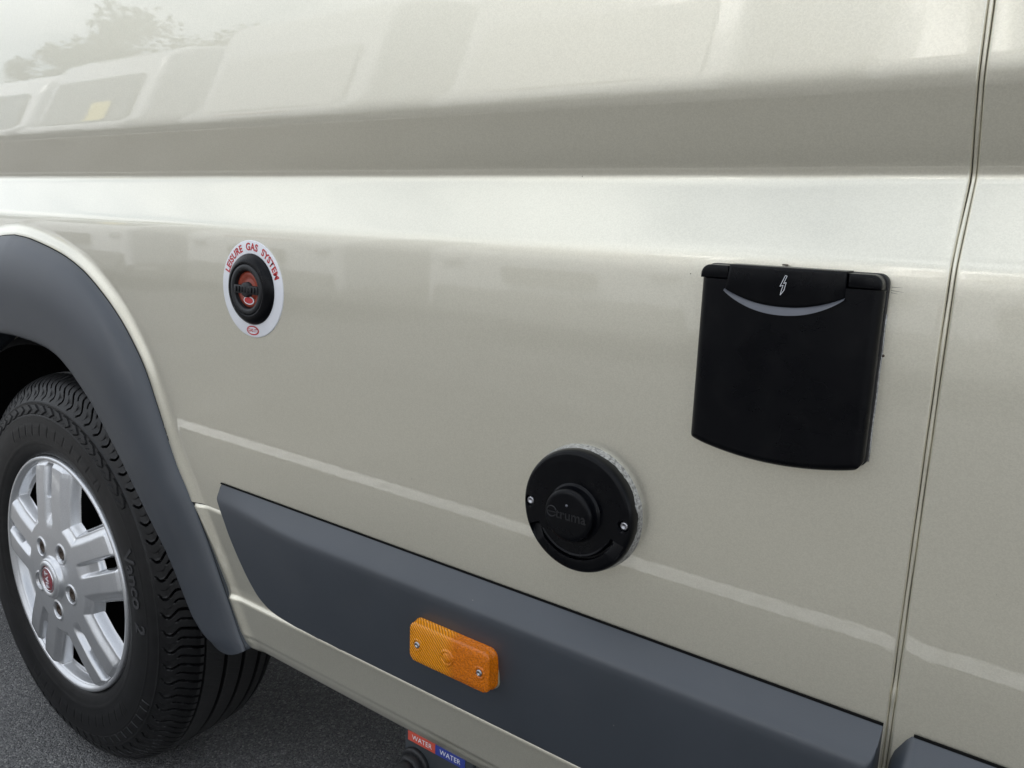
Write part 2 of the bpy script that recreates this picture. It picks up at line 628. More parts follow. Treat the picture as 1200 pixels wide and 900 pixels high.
# upper crease: a soft roll that ends in a crisp fold, then the flat underside of the waist
_tilt = np.radians(np.where(_zs < 1.0555, 25.0, 1.35 + 15.2 * np.clip((1.0765 - _zs) / .021, 0, 1) ** 1.6))
_dy = np.tan(_tilt) * .0005
_band = np.cumsum(_dy[::-1])[::-1]
_band = _band - np.interp(1.095, _zs, _band) + np.interp(1.095, _zs, _base)
_off = np.interp(1.010, _zs, _base) - np.interp(1.010, _zs, _band)
_w = sstep(1.004, 1.016, _zs) * (1 - sstep(1.085, 1.105, _zs))
_band = _band + _off * (1 - sstep(1.010, 1.056, _zs))
_ys = _base * (1 - _w) + _band * _w
def side_y(z):
    return np.interp(z, _zs, _ys)

# --- wheel-arch outlines in x,z
_half = [(-1.432, 0.908), (-1.3756, 0.9035), (-1.2858, 0.8871), (-1.2209, 0.866), (-1.1685, 0.8369), (-1.1263, 0.8063), (-1.0948, 0.7752), (-1.066, 0.7384), (-1.0407, 0.6885), (-1.0068, 0.6171), (-0.9817, 0.5773), (-0.9516, 0.5192), (-0.9216, 0.4591), (-0.8915, 0.399), (-0.8755, 0.375)]
_half_in = [(-1.432, .7455), (-1.345, .742), (-1.292, .733), (-1.252, .716), (-1.222, .697), (-1.190, .674), (-1.162, .648), (-1.115, .596), (-1.077, .540), (-1.042, .487), (-1.012, .442), (-.990, .416), (-.970, .400)]
def resample(pts, n):
    p = np.array(pts, float)
    # smooth with Catmull-Rom then resample by arc length
    q = []
    e = np.vstack([2 * p[0] - p[1], p, 2 * p[-1] - p[-2]])
    for i in range(1, len(e) - 2):
        for t in np.linspace(0, 1, 24, endpoint=False):
            a, b, c, d = e[i - 1], e[i], e[i + 1], e[i + 2]
            q.append(.5 * ((2 * b) + (-a + c) * t + (2 * a - 5 * b + 4 * c - d) * t * t + (-a + 3 * b - 3 * c + d) * t ** 3))
    q.append(p[-1])
    q = np.array(q)
    s = np.r_[0, np.cumsum(np.hypot(*np.diff(q, axis=0).T))]
    u = np.linspace(0, s[-1], n)
    return np.stack([np.interp(u, s, q[:, 0]), np.interp(u, s, q[:, 1])], -1)
NS = 90
Oh, Ih = resample(_half, NS), resample(_half_in, NS)
mir = lambda a: np.stack([2 * _half[0][0] - a[:, 0], a[:, 1]], -1)
O = np.vstack([mir(Oh)[::-1], Oh[1:]])
I = np.vstack([mir(Ih)[::-1], Ih[1:]])

def arch_dist(X, Z):
    """signed distance to the arch outline, positive outside it."""
    pts = np.stack([X.ravel(), Z.ravel()], -1)
    d2 = np.full(len(pts), 1e9)
    for i in range(0, len(O) - 1):
        a, b = O[i], O[i + 1]
        ab = b - a
        t = np.clip(((pts - a) @ ab) / (ab @ ab), 0, 1)
        q = pts - (a + t[:, None] * ab)
        d2 = np.minimum(d2, (q * q).sum(1))
    d = np.sqrt(d2)
    # inside: below the outline between its legs
    xl = np.interp(pts[:, 1], mir(Oh)[::-1][:, 1], mir(Oh)[::-1][:, 0])
    xr = np.interp(-pts[:, 1], -Oh[:, 1], Oh[:, 0])
    ins = (pts[:, 1] < _half[0][1]) & (pts[:, 0] > xl) & (pts[:, 0] < xr)
    d[ins] *= -1
    return d.reshape(X.shape)

SEAM = -0.0858
def flank_mesh(x0, x1, z0, z1, dx_f, edge_left=False, edge_right=False, zf=.0032, prof=side_y):
    xs = []
    x = x0
    while x < x1 - 1e-9:
        xs.append(x)
        x += dx_f if -1.95 < x < -.80 else .014
    xs += [x1]
    for e, on in ((x0, edge_left), (x1, edge_right)):
        if on:
            s = 1 if e == x0 else -1
            xs += [e + s * k for k in (.0003, .0006, .0010, .0015, .0022)]
    xs = np.array(sorted(set(round(v, 6) for v in xs)))
    zs = np.r_[np.arange(z0, min(1.10, z1), zf), np.arange(1.050, 1.062, .0008) if z1 > 1.1 else [], np.arange(1.10, z1, .02) if z1 > 1.1 else [], [z1]]
    zs = np.unique(np.round(zs, 6))
    X, Z = np.meshgrid(xs, zs)
    Y = prof(Z)
    mask = None
    if x0 < -.85:
        near = (X > -2.02) & (X < -.75) & (Z < .99)
        d = np.full(X.shape, 1.0)
        d[near] = arch_dist(X[near], Z[near])
        # body-coloured flared lip that carries the trim
        f = 1 - sstep(.000, .020, d)
        Y = Y - .0055 * f * sstep(.995, .95, Z) * (1 - .35 * sstep(.55, .40, Z))
        dc = .25 * (d[:-1, :-1] + d[1:, :-1] + d[:-1, 1:] + d[1:, 1:])
        mask = dc > -.03
    for e, on in ((x0, edge_left), (x1, edge_right)):
        if on:
            k = np.abs(X - e)
            t = np.clip(1 - k / .0020, 0, 1)
            Y = Y + .0020 * t ** 2.5
    return np.stack([X, Y, Z], -1), mask

P, mk = flank_mesh(-2.55, SEAM - .0017, .566, 2.6, .005, edge_right=True)
put("side_panel", grid_mesh(P, mk), PAINT, van)
P, mk = flank_mesh(SEAM + .0017, 2.9, .566, 2.6, .014, edge_left=True)
put("side_panel", grid_mesh(P, mk), PAINT, van)
# sealed joint between the two panels
zz = np.arange(.385, 2.6, .006)
rng = np.random.RandomState(4)
wob = np.interp(zz, zz[::6], rng.normal(0, .00018, len(zz[::6])))
cols = np.array([-.0026, -.0015, -.0008, 0, .0008, .0015, .0026])
yo = np.array([.0050, .0026, .0010, .0007, .0010, .0026, .0050])
lump = .0022 * np.exp(-((zz - .632) / .006) ** 2)
P = np.stack([SEAM + cols[None, :] + wob[:, None], side_y(zz)[:, None] + yo[None, :] + 0.0004 * np.sin(zz * 90)[:, None] - lump[:, None], np.repeat(zz[:, None], 7, 1)], -1)
put("panel_joint", grid_mesh(P), PAINT, van)

# --- sill
_zk = np.array([.360, .369, .377, .385, .391, .3915, .404, .436, .4395, .4415, .4445, .455, .50, .560, .5635])
_yk = np.array([.055, .025, .0175, .0150, .0146, .0136, .0132, .0118, .0115, .0125, .0150, .0152, .0120, .0058, .0080])
_zks = np.arange(.360, .5636, .0004)
_yks = np.interp(_zks, _zk, _yk)
def sill_y(z):
    return np.interp(z, _zks, _yks)
for xa, xb in ((-2.55, -1.50), (-1.30, SEAM - .0018)):
    P, mk = flank_mesh(xa, xb, .360, .5635, .005, zf=.0022, prof=sill_y)
    put("sill", grid_mesh(P, mk), PAINT, van)
P, mk = flank_mesh(SEAM + .0018, 2.9, .360, .5635, .014, zf=.0022, prof=sill_y)
put("sill", grid_mesh(P, mk), PAINT, van)
# --- rest of the shell: roof, ends, far side, floor
bm = bmesh.new()
box_bm(bm, -2.55, 2.9, .21, 2.05, .36, 2.60, .05, 3)
bmesh.ops.recalc_face_normals(bm, faces=bm.faces)
put("body_shell", bm_mesh(bm), PAINT, van, auto=40)
for xa in (-2.55, 2.9):
    zz = np.r_[np.arange(.37, 1.1, .01), np.arange(1.1, 2.58, .05)]
    P = np.stack([np.stack([np.full_like(zz, xa), side_y(zz) + .003, zz], -1), np.stack([np.full_like(zz, xa), np.full_like(zz, .25), zz], -1)], 1)
    put("end_panel", grid_mesh(P), PAINT, van)
box("underbody", -.80, 2.9, .12, 2.0, .335, .372, VOID, van)
box("underbody", -2.55, -2.0, .12, 2.0, .335, .372, VOID, van)
# exhaust pipe under the floor
put("exhaust_pipe", tube_mesh([(2.5, .9, .28), (0, .9, .28), (-.6, .85, .27), (-.9, .8, .27)], .03, 12), DARKSTEEL, van)

# --- wheel housing
th = np.linspace(R(8), R(172), 60)
rows = []
for y, r_ in ((.004, .43), (.03, .45), (.10, .47), (.42, .47), (.42, .01)):
    rows.append(np.stack([-1.40 + r_ * np.cos(th), np.full_like(th, y), .30 + r_ * np.sin(th)], -1))
put("wheel_housing", grid_mesh(np.array(rows)), VOID, van)

# --- wheel-arch trim
def lip_y(z):
    return float(np.interp(z, [.36, .42, .50, .56, .65, .75, .90], [.0080, .0074, .0052, .0014, -.0036, -.0058, -.0070]))
tt = np.array([0, 0, .012, .035, .07, .12, .2, .3, .4, .5, .6, .7, .8, .9, .955, .985, 1.0, 1.0, 1.0])
yt = np.array([.006, -.0015, -.0045, -.0085, -.0130, -.0170, -.0215, -.0250, -.0270, -.0280, -.0277, -.0266, -.0252, -.0236, -.0215, -.018, -.012, .004, .06])
ns = len(O)
sfr = np.abs(np.linspace(-1, 1, ns))
P = np.zeros((ns, len(tt), 3))
for i in range(ns):
    o_, i_ = O[i], I[i]
    e = sstep(.86, 1.0, sfr[i])
    sc = 1.0 - .35 * sstep(.45, .98, sfr[i])
    for k, t in enumerate(tt):
        q = o_ + (i_ - o_) * t
        bul = 4 * t * (1 - t)
        y = lip_y(o_[1]) + yt[k] * (sc if yt[k] < 0 else 1)
        y = y + (lip_y(o_[1]) - .004 - y) * sstep(.97, 1.0, sfr[i]) * (.5 if 1 < k < len(tt) - 2 else 0)
        P[i, k] = (q[0], y, q[1] - .020 * bul * e - .012 * e * t)
me = grid_mesh(P[::-1].copy())
bm = bmesh.new(); bm.from_mesh(me)
bmesh.ops.recalc_face_normals(bm, faces=bm.faces)
# closing lip along both feet
be = [e for e in bm.edges if e.is_boundary and all(v.co.z < .43 for v in e.verts)]
r_ = bmesh.ops.extrude_edge_only(bm, edges=be)
for v in [g for g in r_['geom'] if isinstance(g, bmesh.types.BMVert)]:
    v.co.y = max(v.co.y + .03, .03)
bm.to_mesh(me); bm.free()
put("wheel_arch_trim", me, TRIM, van, auto=60)
# thin black strip added to draw the shadow gap outside the trim
gp = []
for i in range(ns):
    n_ = (O[i] - I[i]); n_ /= np.hypot(*n_)
    yl = lip_y(O[i][1])
    gp.append([(O[i][0] + n_[0] * .0012, yl - .0006, O[i][1] + n_[1] * .0012), (O[i][0] - n_[0] * .004, yl - .0008, O[i][1] - n_[1] * .004)])
put("trim_gap_shade", grid_mesh(np.array(gp)), VOID, van)

# --- lower side cladding
def cladding(name, x0, x1, left_curve, chamfer=None):
    zt = .6065
    lx = np.array([p[0] for p in left_curve]); lz = np.array([p[1] for p in left_curve])
    cur = resample(left_curve, 140)
    xs = np.unique(np.round(np.r_[x0 + np.array([0, .0006, .0013, .0022, .0034, .005, .007]), np.arange(x0 + .009, min(x0 + .26, x1 - .01), .003), np.arange(min(x0 + .26, x1 - .01), x1 - .01, .02), x1 - np.array([.010, .007, .005, .0035, .0022, .0012, .0005, 0])], 6))
    zb = np.interp(xs, cur[:, 0], cur[:, 1])
    ztop = zt - .008 * np.clip(1 - (xs - x0) / .008, 0, 1) ** 2
    if chamfer:
        ztop = np.minimum(ztop, chamfer(xs))
    zb = np.minimum(zb, ztop - .004)
    nv = 64
    u = np.linspace(0, 1, nv)
    u = np.unique(np.r_[u, np.linspace(0, .06, 8), np.linspace(.94, 1, 8)])
    X = np.repeat(xs[None, :], len(u), 0)
    Z = zb[None, :] + (ztop - zb)[None, :] * u[:, None]
    pts = np.stack([X.ravel(), Z.ravel()], -1)
    d = np.full(len(pts), 1.)
    for k in range(len(cur)):
        d = np.minimum(d, np.hypot(pts[:, 0] - cur[k, 0], pts[:, 1] - cur[k, 1]))
    d = d.reshape(X.shape)
    d = np.minimum(d, np.abs(X - x1))
    # bottom edge beyond the traced curve
    d = np.minimum(d, np.abs(Z - zb[None, :]) + np.where(X < cur[-1, 0], 1, 0))
    face = -.0225 + .015 * np.clip((.575 - Z) / .12, 0, 1) ** 1.25
    dt = np.clip((ztop[None, :] - Z) / .028, 0, 1)
    topdrop = .0247 * np.interp(dt, [0, .55, .66, .76, .86, 1.0], [1.0, .30, .175, .085, .028, 0])
    amp = .40 + .60 * sstep(x0, x0 + .20, X) if not chamfer else .85 + 0 * X
    face = .0022 + (face - .0022) * amp
    topdrop = topdrop * amp
    edge = np.clip(1 - d / .007, 0, 1)
    Y = face + topdrop
    Y = np.minimum(np.maximum(Y, face + .011 * (1 - np.sqrt(np.clip(1 - edge ** 2, 0, 1)))), .0021)
    P = np.stack([X, Y, Z], -1)
    me = grid_mesh(P)
    bm = bmesh.new(); bm.from_mesh(me)
    be = [e for e in bm.edges if e.is_boundary]
    r_ = bmesh.ops.extrude_edge_only(bm, edges=be)
    for v in [g for g in r_['geom'] if isinstance(g, bmesh.types.BMVert)]:
        v.co.y = .022
    bmesh.ops.recalc_face_normals(bm, faces=bm.faces)
    bm.to_mesh(me); bm.free()
    return put(name, me, TRIM, van, auto=50)
cl = [(-.9135, .5965), (-.9125, .589), (-.9100, .5815), (-.8980, .5590), (-.8846, .5345), (-.8580, .4975), (-.8369, .4750), (-.8240, .4660), (-.8102, .4600), (-.795, .4565), (-.7700, .4545), (-.74, .4540), (-.70, .4538), (-.60, .4535)]
cladding("side_cladding", -.9135, SEAM - .0038, cl)
cladding("side_cladding", SEAM + .0036, 2.85, [(SEAM + .0036, .572), (SEAM + .0038, .56), (SEAM + .0045, .52), (SEAM + .0055, .458), (SEAM + .03, .4538), (SEAM + .2, .4535)],
         chamfer=lambda xs: np.interp(xs, [SEAM + .0036, SEAM + .0056, SEAM + .0140, SEAM + .0180], [.580, .588, .6035, .6065]))
# black strips added to draw the shaded gap along the top edges
for a, b in ((-.9095, SEAM - .0038), (SEAM + .017, 2.85)):
    box("cladding_gap_shade", a, b, .0008, .016, .6058, .6074, VOID, van)

# --- wheel ------------------------------------------------------------------
def ring_profile():
    return [(.150, .205), (.160, .200), (.172, .15), (.1735, .09), (.172, .062), (.1655, .058)]
wheel = put("wheel", lathe([(.001, .065), (.06, .062), (.10, .066), (.142, .068), (.146, .075), (.146, .11), (.160, .115), (.160, .2), (.192, .205), (.2035, .2035), (.203, .190), (.190, .185), (.176, .17), (.1735, .09), (.1745, .062)], WX, WZ, 96), VOID, van)

def rim_face():
    nr, na = 150, 960
    rr = np.linspace(.020, .2067, nr)
    th = np.linspace(0, 2 * math.pi, na, endpoint=False)
    RR, TH = np.meshgrid(rr, th, indexing='ij')
    g0 = R(22.5)
    k = np.round((TH - g0) / R(72))
    phi = TH - g0 - k * R(72)
    u = RR * np.cos(phi)
    v = np.abs(RR * np.sin(phi))
    top = np.interp(RR, [.0, .040, .052, .075, .11, .15, .185, .193, .199, .203, .2067], [-.016, -.016, -.0155, -.0150, -.013, -.010, -.0055, -.0040, .002, -.0005, .0035])
    # half-width of a twin-spoke arm grows a little towards the rim
    hw = .0565 + .004 * sstep(.12, .2, RR)
    dist = v - hw
    # rounded meeting of neighbouring arms near the hub
    ang = R(36)
    dmid = RR * np.sin(ang - np.abs(phi))
    dist = np.where(RR < .118, np.minimum(dist, RR - .112), dist)
    cham = .008 * sstep(-.017, -.002, dist)
    wall = .016 * sstep(-.002, .0050, dist)
    barrel = np.interp(RR, [.0, .180, .1845, .190, .1965, .2067], [.09, .075, .056, .022, .004, .0])
    low = np.minimum(cham + wall, np.maximum(barrel - top, 0))
    # groove between the two spokes of an arm, open as a slot near the rim
    gw = .0108 + .001 * sstep(.1, .2, u)
    gv = sstep(gw + .003, gw - .0045, v) * sstep(.086, .112, u)
    slot = sstep(.0106, .0084, v) * sstep(.137, .141, u) * sstep(.1955, .1925, RR)
    Y = top + low + .0095 * gv * sstep(.199, .190, RR) + .010 * slot
    # raised hub boss
    Y = Y - .009 * sstep(.0385, .034, RR)
    # bolt pockets
    for j in range(5):
        a = R(58.5 + 72 * j)
        bx, bz = .0590 * math.cos(a), .0590 * math.sin(a)
        d = np.hypot(RR * np.cos(TH) - bx, RR * np.sin(TH) - bz)
        Y = Y - .0018 * sstep(.0190, .0165, d)
        Y = Y + .0175 * sstep(.0148, .0132, d)
    hole = ((dist > .0046) & (RR < .1815) & (RR > .100)) | (slot > .93)
    P = np.stack([WX + RR * np.cos(TH), Y, WZ + RR * np.sin(TH)], -1)
    P = np.swapaxes(P, 0, 1)[::-1]
    P = np.concatenate([P, P[:1]], 0)
    h = np.swapaxes(hole, 0, 1)[::-1]
    h = np.concatenate([h, h[:1]], 0)
    hc = h[:-1, :-1] & h[1:, :-1] & h[:-1, 1:] & h[1:, 1:]
    me = grid_mesh(P[:, ::-1].copy(), ~hc[:, ::-1])
    bm = bmesh.new(); bm.from_mesh(me)
    bmesh.ops.remove_doubles(bm, verts=bm.verts, dist=1e-6)
    bm.to_mesh(me); bm.free()
    return me
rimo = put("rim", rim_face(), ALLOY, wheel)
put("rim_barrel", lathe([(.1845, .052), (.1800, .075), (.1760, .11), (.1760, .19)][::-1], WX, WZ, 96), ALLOY, wheel)
# outer flange of the rim, a thin bright edge tucked into the tyre
put("rim_flange", lathe([(.1975, .004), (.2010, -.0018), (.2050, -.0028), (.2075, -.0005), (.2080, .006), (.206, .012)], WX, WZ, 160), ALLOY, wheel)
# hub cap with badge
put("hub_cap", lathe([(.0232, -.0262), (.0240, -.0275), (.0285, -.0280), (.0310, -.0268), (.0330, -.0235), (.0345, -.016)], WX, WZ, 64), ALLOY, wheel)
put("badge", lathe([(.0001, -.0272), (.0200, -.0268), (.0233, -.0258), (.0235, -.022)], WX, WZ, 48), BADGE, wheel)
put("badge_ring", lathe([(.0192, -.0268), (.0196, -.0276), (.0206, -.0276), (.0210, -.0265)], WX, WZ, 48), CHROME, wheel)
flat_text("lettering", "FIAT", .0132, WX, -.0276, WZ, R(97), SILVERPRINT, wheel, extrude=.0004, bold=.0002, spacing=1.16, shear=.0)
bolt_me = None
for j in range(5):
    a = R(58.5 + 72 * j)
    bx, bz = WX + .0590 * math.cos(a), WZ + .0590 * math.sin(a)
    bm = bmesh.new()
    pr = [(.0001, -.0085), (.0048, -.0085), (.0052, -.0142), (.0092, -.0146), (.0106, -.0136), (.0116, -.0112), (.0136, -.0108), (.0140, .0005)]
    bme = lathe(pr, bx, bz, 12)
    put("wheel_bolt", bme, DARKSTEEL, wheel, smooth=False)

def tyre_profile():
    f = [(.2055, .0125), (.2075, .0050), (.2115, .0010), (.2180, -.0020), (.2260, -.0052), (.2350, -.0078), (.2480, -.0096), (.2620, -.0100), (.2760, -.0088), (.2880, -.0062), (.2965, -.0032), (.3030, .0000), (.3110, .0042), (.3190, .0085), (.3270, .0140), (.3340, .0205), (.3390, .0275), (.3425, .0355), (.3442, .0450), (.3450, .0600), (.3455, .0800), (.3457, .105)]
    b = [(r, .21 - y) for r, y in f[:-1]][::-1]
    return np.array(f + b)
TP = tyre_profile()
_front = TP[:22]
def sidewall_y(r):
    return float(np.interp(r, _front[:, 0], _front[:, 1]))
def tyre_mesh():
    s = np.r_[0, np.cumsum(np.hypot(*np.diff(TP, axis=0).T))]
    tot = s[-1]
    # dense on the front shoulder and the tread, coarse on the far sidewall
    ss = np.unique(np.round(np.r_[np.arange(0, .075, .0030), np.arange(.075, .118, .0014), np.arange(.118, .31, .0017), np.arange(.31, tot, .006), [tot]], 6))
    r0 = np.interp(ss, s, TP[:, 0]); y0 = np.interp(ss, s, TP[:, 1])
    k = np.array([1, 2, 3, 2, 1]) / 9.
    def sm(a):
        b = np.convolve(np.pad(a, 2, mode='edge'), k, 'valid'); b[0] = a[0]; b[-1] = a[-1]; return b
    r0, y0 = sm(r0), sm(y0)
    dr, dy = np.gradient(r0), np.gradient(y0)
    ln = np.hypot(dr, dy)
    nr_, ny_ = dy / ln, -dr / ln                      # outward normal in (r,y)
    th = np.r_[np.linspace(R(-180), R(-112), 260, endpoint=False), np.linspace(R(-112), R(130), 2100, endpoint=False), np.linspace(R(130), R(180), 200, endpoint=False)]
    RR = r0[:, None] + 0 * th; YY = y0[:, None] + 0 * th; TH = th[None, :] + 0 * RR
    D = np.zeros_like(RR)
    front = YY < .105
    # moulded rings on the sidewall
    for rc, h, w in ((.2995, .0013, .0014), (.2785, .0006, .0010), (.2330, .0008, .0012), (.2225, .0007, .0010)):
        D += np.where(front & (YY < .02), h * np.exp(-((RR - rc) / w) ** 2), 0)
    # raised arrow blocks near the top, ladder blocks near the foot
    q = (RR - .2805) / .0165
    ph = TH * 34 / (2 * math.pi) * 2 - .55 * np.abs(q - .5) * 2
    chev = (np.mod(ph, 1) < .52) & (q > .04) & (q < .96) & (YY < .03)
    D += np.where(chev & (TH > R(38)) & (TH < R(150)), .0020, 0)
    lad = (np.mod(TH * 60 / (2 * math.pi) * 1.2, 1) < .72) & (q > .06) & (q < .94) & (YY < .03)
    D += np.where(lad & (TH > R(-125)) & (TH < R(-28)), .0013, 0)
    q2 = (RR - .2440) / .020
    lad2 = (np.mod(TH * 60 / (2 * math.pi) + .3 * q2, 1) < .85) & (q2 > .05) & (q2 < .95) & (YY < .03)
    D += np.where(lad2 & ((TH < R(-40)) & (TH > R(-120)) | (TH > R(50)) & (TH < R(120))), .0006, 0)
    # shoulder lugs with curled ends running down the sidewall
    NL = 68
    S = ss[:, None] + 0 * TH
    s_sh = np.interp(.3040, r0[:len(r0) // 2], ss[:len(r0) // 2])
    s_gr = np.interp(.046, y0, ss)
    x = (S - s_sh) / (s_gr - s_sh)
    shift = .0075 * sstep(.0, .14, x) - .0150 * sstep(.18, .50, x) + .0050 * sstep(.55, 1.0, x)
    pitch = 2 * math.pi * WR / NL
    ph = (TH * WR + shift) / pitch
    fr = np.abs(np.mod(ph + .5, 1) - .5) * pitch
    on = (x > -.01) & (x < 1.0)
    gr = sstep(.0024, .0013, fr) * sstep(-.01, .06, x) * on
    D -= .0095 * gr
    fr2 = np.abs(np.mod(ph, 1) - .5) * pitch
    D -= .0075 * sstep(.0018, .0009, fr2) * sstep(.34, .44, x) * on
    # dished lug ends
    D -= .0016 * np.where(on, np.exp(-((x - .20) / .09) ** 2) * sstep(.001, .006, fr) * np.where(np.mod(ph, 1) < .5, 1, 0), 0)
    # circumferential grooves
    for yc, w, dep in ((.0475, .0022, .0045), (.0850, .0042, .0078), (.1190, .0042, .0078), (.1510, .0040, .0075), (.170, .002, .005)):
        D -= np.where(RR > .335, dep * sstep(w, w * .55, np.abs(YY - yc)), 0)
    RR = RR + nr_[:, None] * D
    YY = YY + ny_[:, None] * D
    Z = WZ + RR * np.sin(TH)
    sink = sstep(.02, -.009, Z)
    YY = YY + np.where(front, -.003, .003) * sink * (np.abs(RR) < .342)
    Z = np.maximum(Z, .0008 + .25 * np.clip(WR - RR, 0, .012))
    P = np.stack([WX + RR * np.cos(TH), YY, Z], -1)
    P = np.swapaxes(P, 0, 1)
    P = np.concatenate([P, P[:1]], 0)
    me = grid_mesh(P)
    me.flip_normals() if False else None
    return me
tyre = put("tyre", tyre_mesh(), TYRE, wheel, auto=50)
arc_text("sidewall_lettering", "Vanco", .0375, WX, WZ, .2585, R(15.5), 0, RUBBERL, wheel, yfun=sidewall_y, lift=.0008, extrude=.0005, bold=.0007, spacing=.98)
arc_text("sidewall_lettering", "2", .034, WX, WZ, .2600, R(-1.8), 0, RUBBERL, wheel, yfun=sidewall_y, lift=.0008, extrude=.0005, bold=.0006)

# --- gas filler -----------------------------------------------------------------
GX, GZ = -.8245, .8690
gy = float(side_y(GZ))
gas = put("gas_filler", lathe([(.0300, gy - .0085), (.0308, gy - .0096), (.0325, gy - .0098), (.0355, gy - .0088), (.0395, gy - .0060), (.0418, gy - .0030), (.0424, gy - .0014), (.0424, gy + .002)], GX, GZ, 80), BLACK, van)
put("sticker", lathe([(.0395, gy - .0012), (.0568, gy - .0012), (.0577, gy - .0008), (.0577, gy + .0006)], GX, GZ, 96), WHITE, gas)
arc_text("lettering", "LEISURE  GAS  SYSTEM", .0118, GX, GZ, .0498, R(88), gy - .0014, RED, gas, bold=.00042, spacing=1.06)
put("filler_bowl", lathe([(.0001, gy - .0008), (.0222, gy - .001), (.0226, gy - .0082), (.0232, gy - .0096), (.0262, gy - .0102), (.0294, gy - .0098), (.0301, gy - .0080)], GX, GZ, 64), BLACKM, gas)
put("filler_cap", lathe([(.0001, gy - .0056), (.010, gy - .0058), (.0122, gy - .0042), (.0150, gy - .0042), (.0172, gy - .0062), (.0212, gy - .0056), (.0218, gy - .002)], GX, GZ, 48), ORANGE, gas)
bm = bmesh.new()
box_bm(bm, GX - .0226, GX + .0226, gy - .0104, gy - .0050, GZ - .0050, GZ + .0050, .0010, 2)
bmesh.ops.recalc_face_normals(bm, faces=bm.faces)
put("grip_bar", bm_mesh(bm), BLACKM, gas, auto=40)
put("grip_boss", lathe([(.0001, gy - .0112), (.0072, gy - .0112), (.0088, gy - .0104), (.0094, gy - .0040)], GX, GZ, 24), BLACKM, gas)
for k in range(-3, 4):
    box("grip_rib", GX + k * .0058 - .0011, GX + k * .0058 + .0011, gy - .0122, gy - .0100, GZ - .0034, GZ + .0034, BLACKM, gas, .0005, 1)
# oval emblem at the foot of the ring
def oval(rx, rz, cx, cz, y, n=32):
    return pydata([(cx + rx * math.cos(2 * math.pi * k / n), y, cz + rz * math.sin(2 * math.pi * k / n)) for k in range(n)], [tuple(range(n))])
put("oval_emblem", oval(.0118, .0057, GX, GZ - .0493, gy - .0016), RED, gas, smooth=False)
put("oval_field", oval(.0096, .0041, GX, GZ - .0493, gy - .0019), WHITE, gas, smooth=False)
flat_text("lettering", "GAS IT", .0058, GX, gy - .0022, GZ - .0493, 0, RED, gas, bold=.00012)
put("oval_emblem", oval(.0100, .0050, GX + .001, GZ - .0128, gy - .0066), WHITE, gas, smooth=False)
put("oval_field", oval(.0082, .0038, GX + .001, GZ - .0128, gy - .0069), RED, gas, smooth=False)

# --- heater cowl cover --------------------------------------------------------------
FX, FZ = -.3520, .7118
fy = float(side_y(FZ))
def cowl_mesh():
    rr = np.r_[np.linspace(.022, .0535, 70), np.linspace(.0538, .0557, 8), [.0560, .0560, .0560]]
    th = np.linspace(0, 2 * math.pi, 260, endpoint=False)
    RR, TH = np.meshgrid(rr, th, indexing='ij')
    base = np.interp(RR, [.022, .030, .046, .052, .0540, .0553, .0560], [-.0195, -.0195, -.0192, -.0185, -.0175, -.0158, -.0135])
    Y = fy + base
    Y[-2] = fy - .009
    Y[-1] = fy - .003
    a = np.degrees(TH)
    amid = np.mod(a - 270 + 180 - 2, 360) - 180          # 0 at the foot
    # finger groove round the foot with ramped ends
    aa = np.abs(amid)
    gr = sstep(.0400, .0410, RR) * sstep(.0436, .0426, RR) * sstep(60, 56, aa)
    Y = Y + .0034 * gr
    # scooped ends, deepest at the top so that the ramps face upward
    notch = np.where(aa < 67, np.clip((aa - 47) / 20, 0, 1), 0)
    Y = Y + .0060 * notch * sstep(.0402, .0415, RR) * sstep(.0545, .0525, RR)
    Y = np.minimum(Y, fy - .0088)
    Y[-1] = fy - .003
    lip = np.exp(-((RR - .0392) / .0009) ** 2) * sstep(58, 54, aa)
    Y = Y - .0010 * lip
    # countersunk screw seats
    for sgn in (-1, 1):
        d = np.hypot(RR * np.cos(TH) - sgn * .0483, RR * np.sin(TH) - (-.0008))
        Y = Y + .0035 * sstep(.0052, .0046, d)
    P = np.stack([FX + RR * np.cos(TH), Y, FZ + RR * np.sin(TH)], -1)
    P = np.swapaxes(P, 0, 1)
    P = np.concatenate([P, P[:1]], 0)
    return grid_mesh(P)
cowl = put("heater_cowl", cowl_mesh(), BLACK, van, auto=45)
# ragged sealant bed
n = 150
rng = np.random.RandomState(8)
ra = .0574 + .0003 * np.convolve(rng.normal(0, 1, n + 8), np.ones(5) / 5, 'same')[:n]
rows = []
thn = np.linspace(0, 2 * math.pi, n, endpoint=False)
for f, y in ((.90, -.0118), (.955, -.0112), (.985, -.0095), (1.0, -.0055), (1.02, .0012)):
    rows.append(np.stack([FX - .001 + ra * f * np.cos(thn), np.full(n, fy + y) + (rng.normal(0, .00022, n) if y < -.001 else 0), FZ - .0005 + ra * f * np.sin(thn)], -1))
Q = np.swapaxes(np.array(rows), 0, 1)
Q = np.concatenate([Q, Q[:1]], 0)
put("sealant_ring", grid_mesh(Q), SEALANT, cowl)
put("centre_cap", lathe([(.0001, fy - .0315), (.0190, fy - .0315), (.0222, fy - .0310), (.0236, fy - .0294), (.0240, fy - .0272), (.0244, fy - .0215), (.0252, fy - .0203), (.0266, fy - .0199), (.0270, fy - .0170)], FX, FZ, 72), BLACK, cowl)
flat_text("lettering", "truma", .0128, FX + .0042, fy - .0315, FZ + .0005, R(1), BLACKM, cowl, extrude=.0005, bold=.0001, spacing=1.0)
put("emblem_ring", lathe([(.0042, fy - .0315), (.0043, fy - .0321), (.0052, fy - .0321), (.0053, fy - .0315)], FX - .0155, FZ + .0012, 24, R(20), R(340)), BLACKM, cowl)
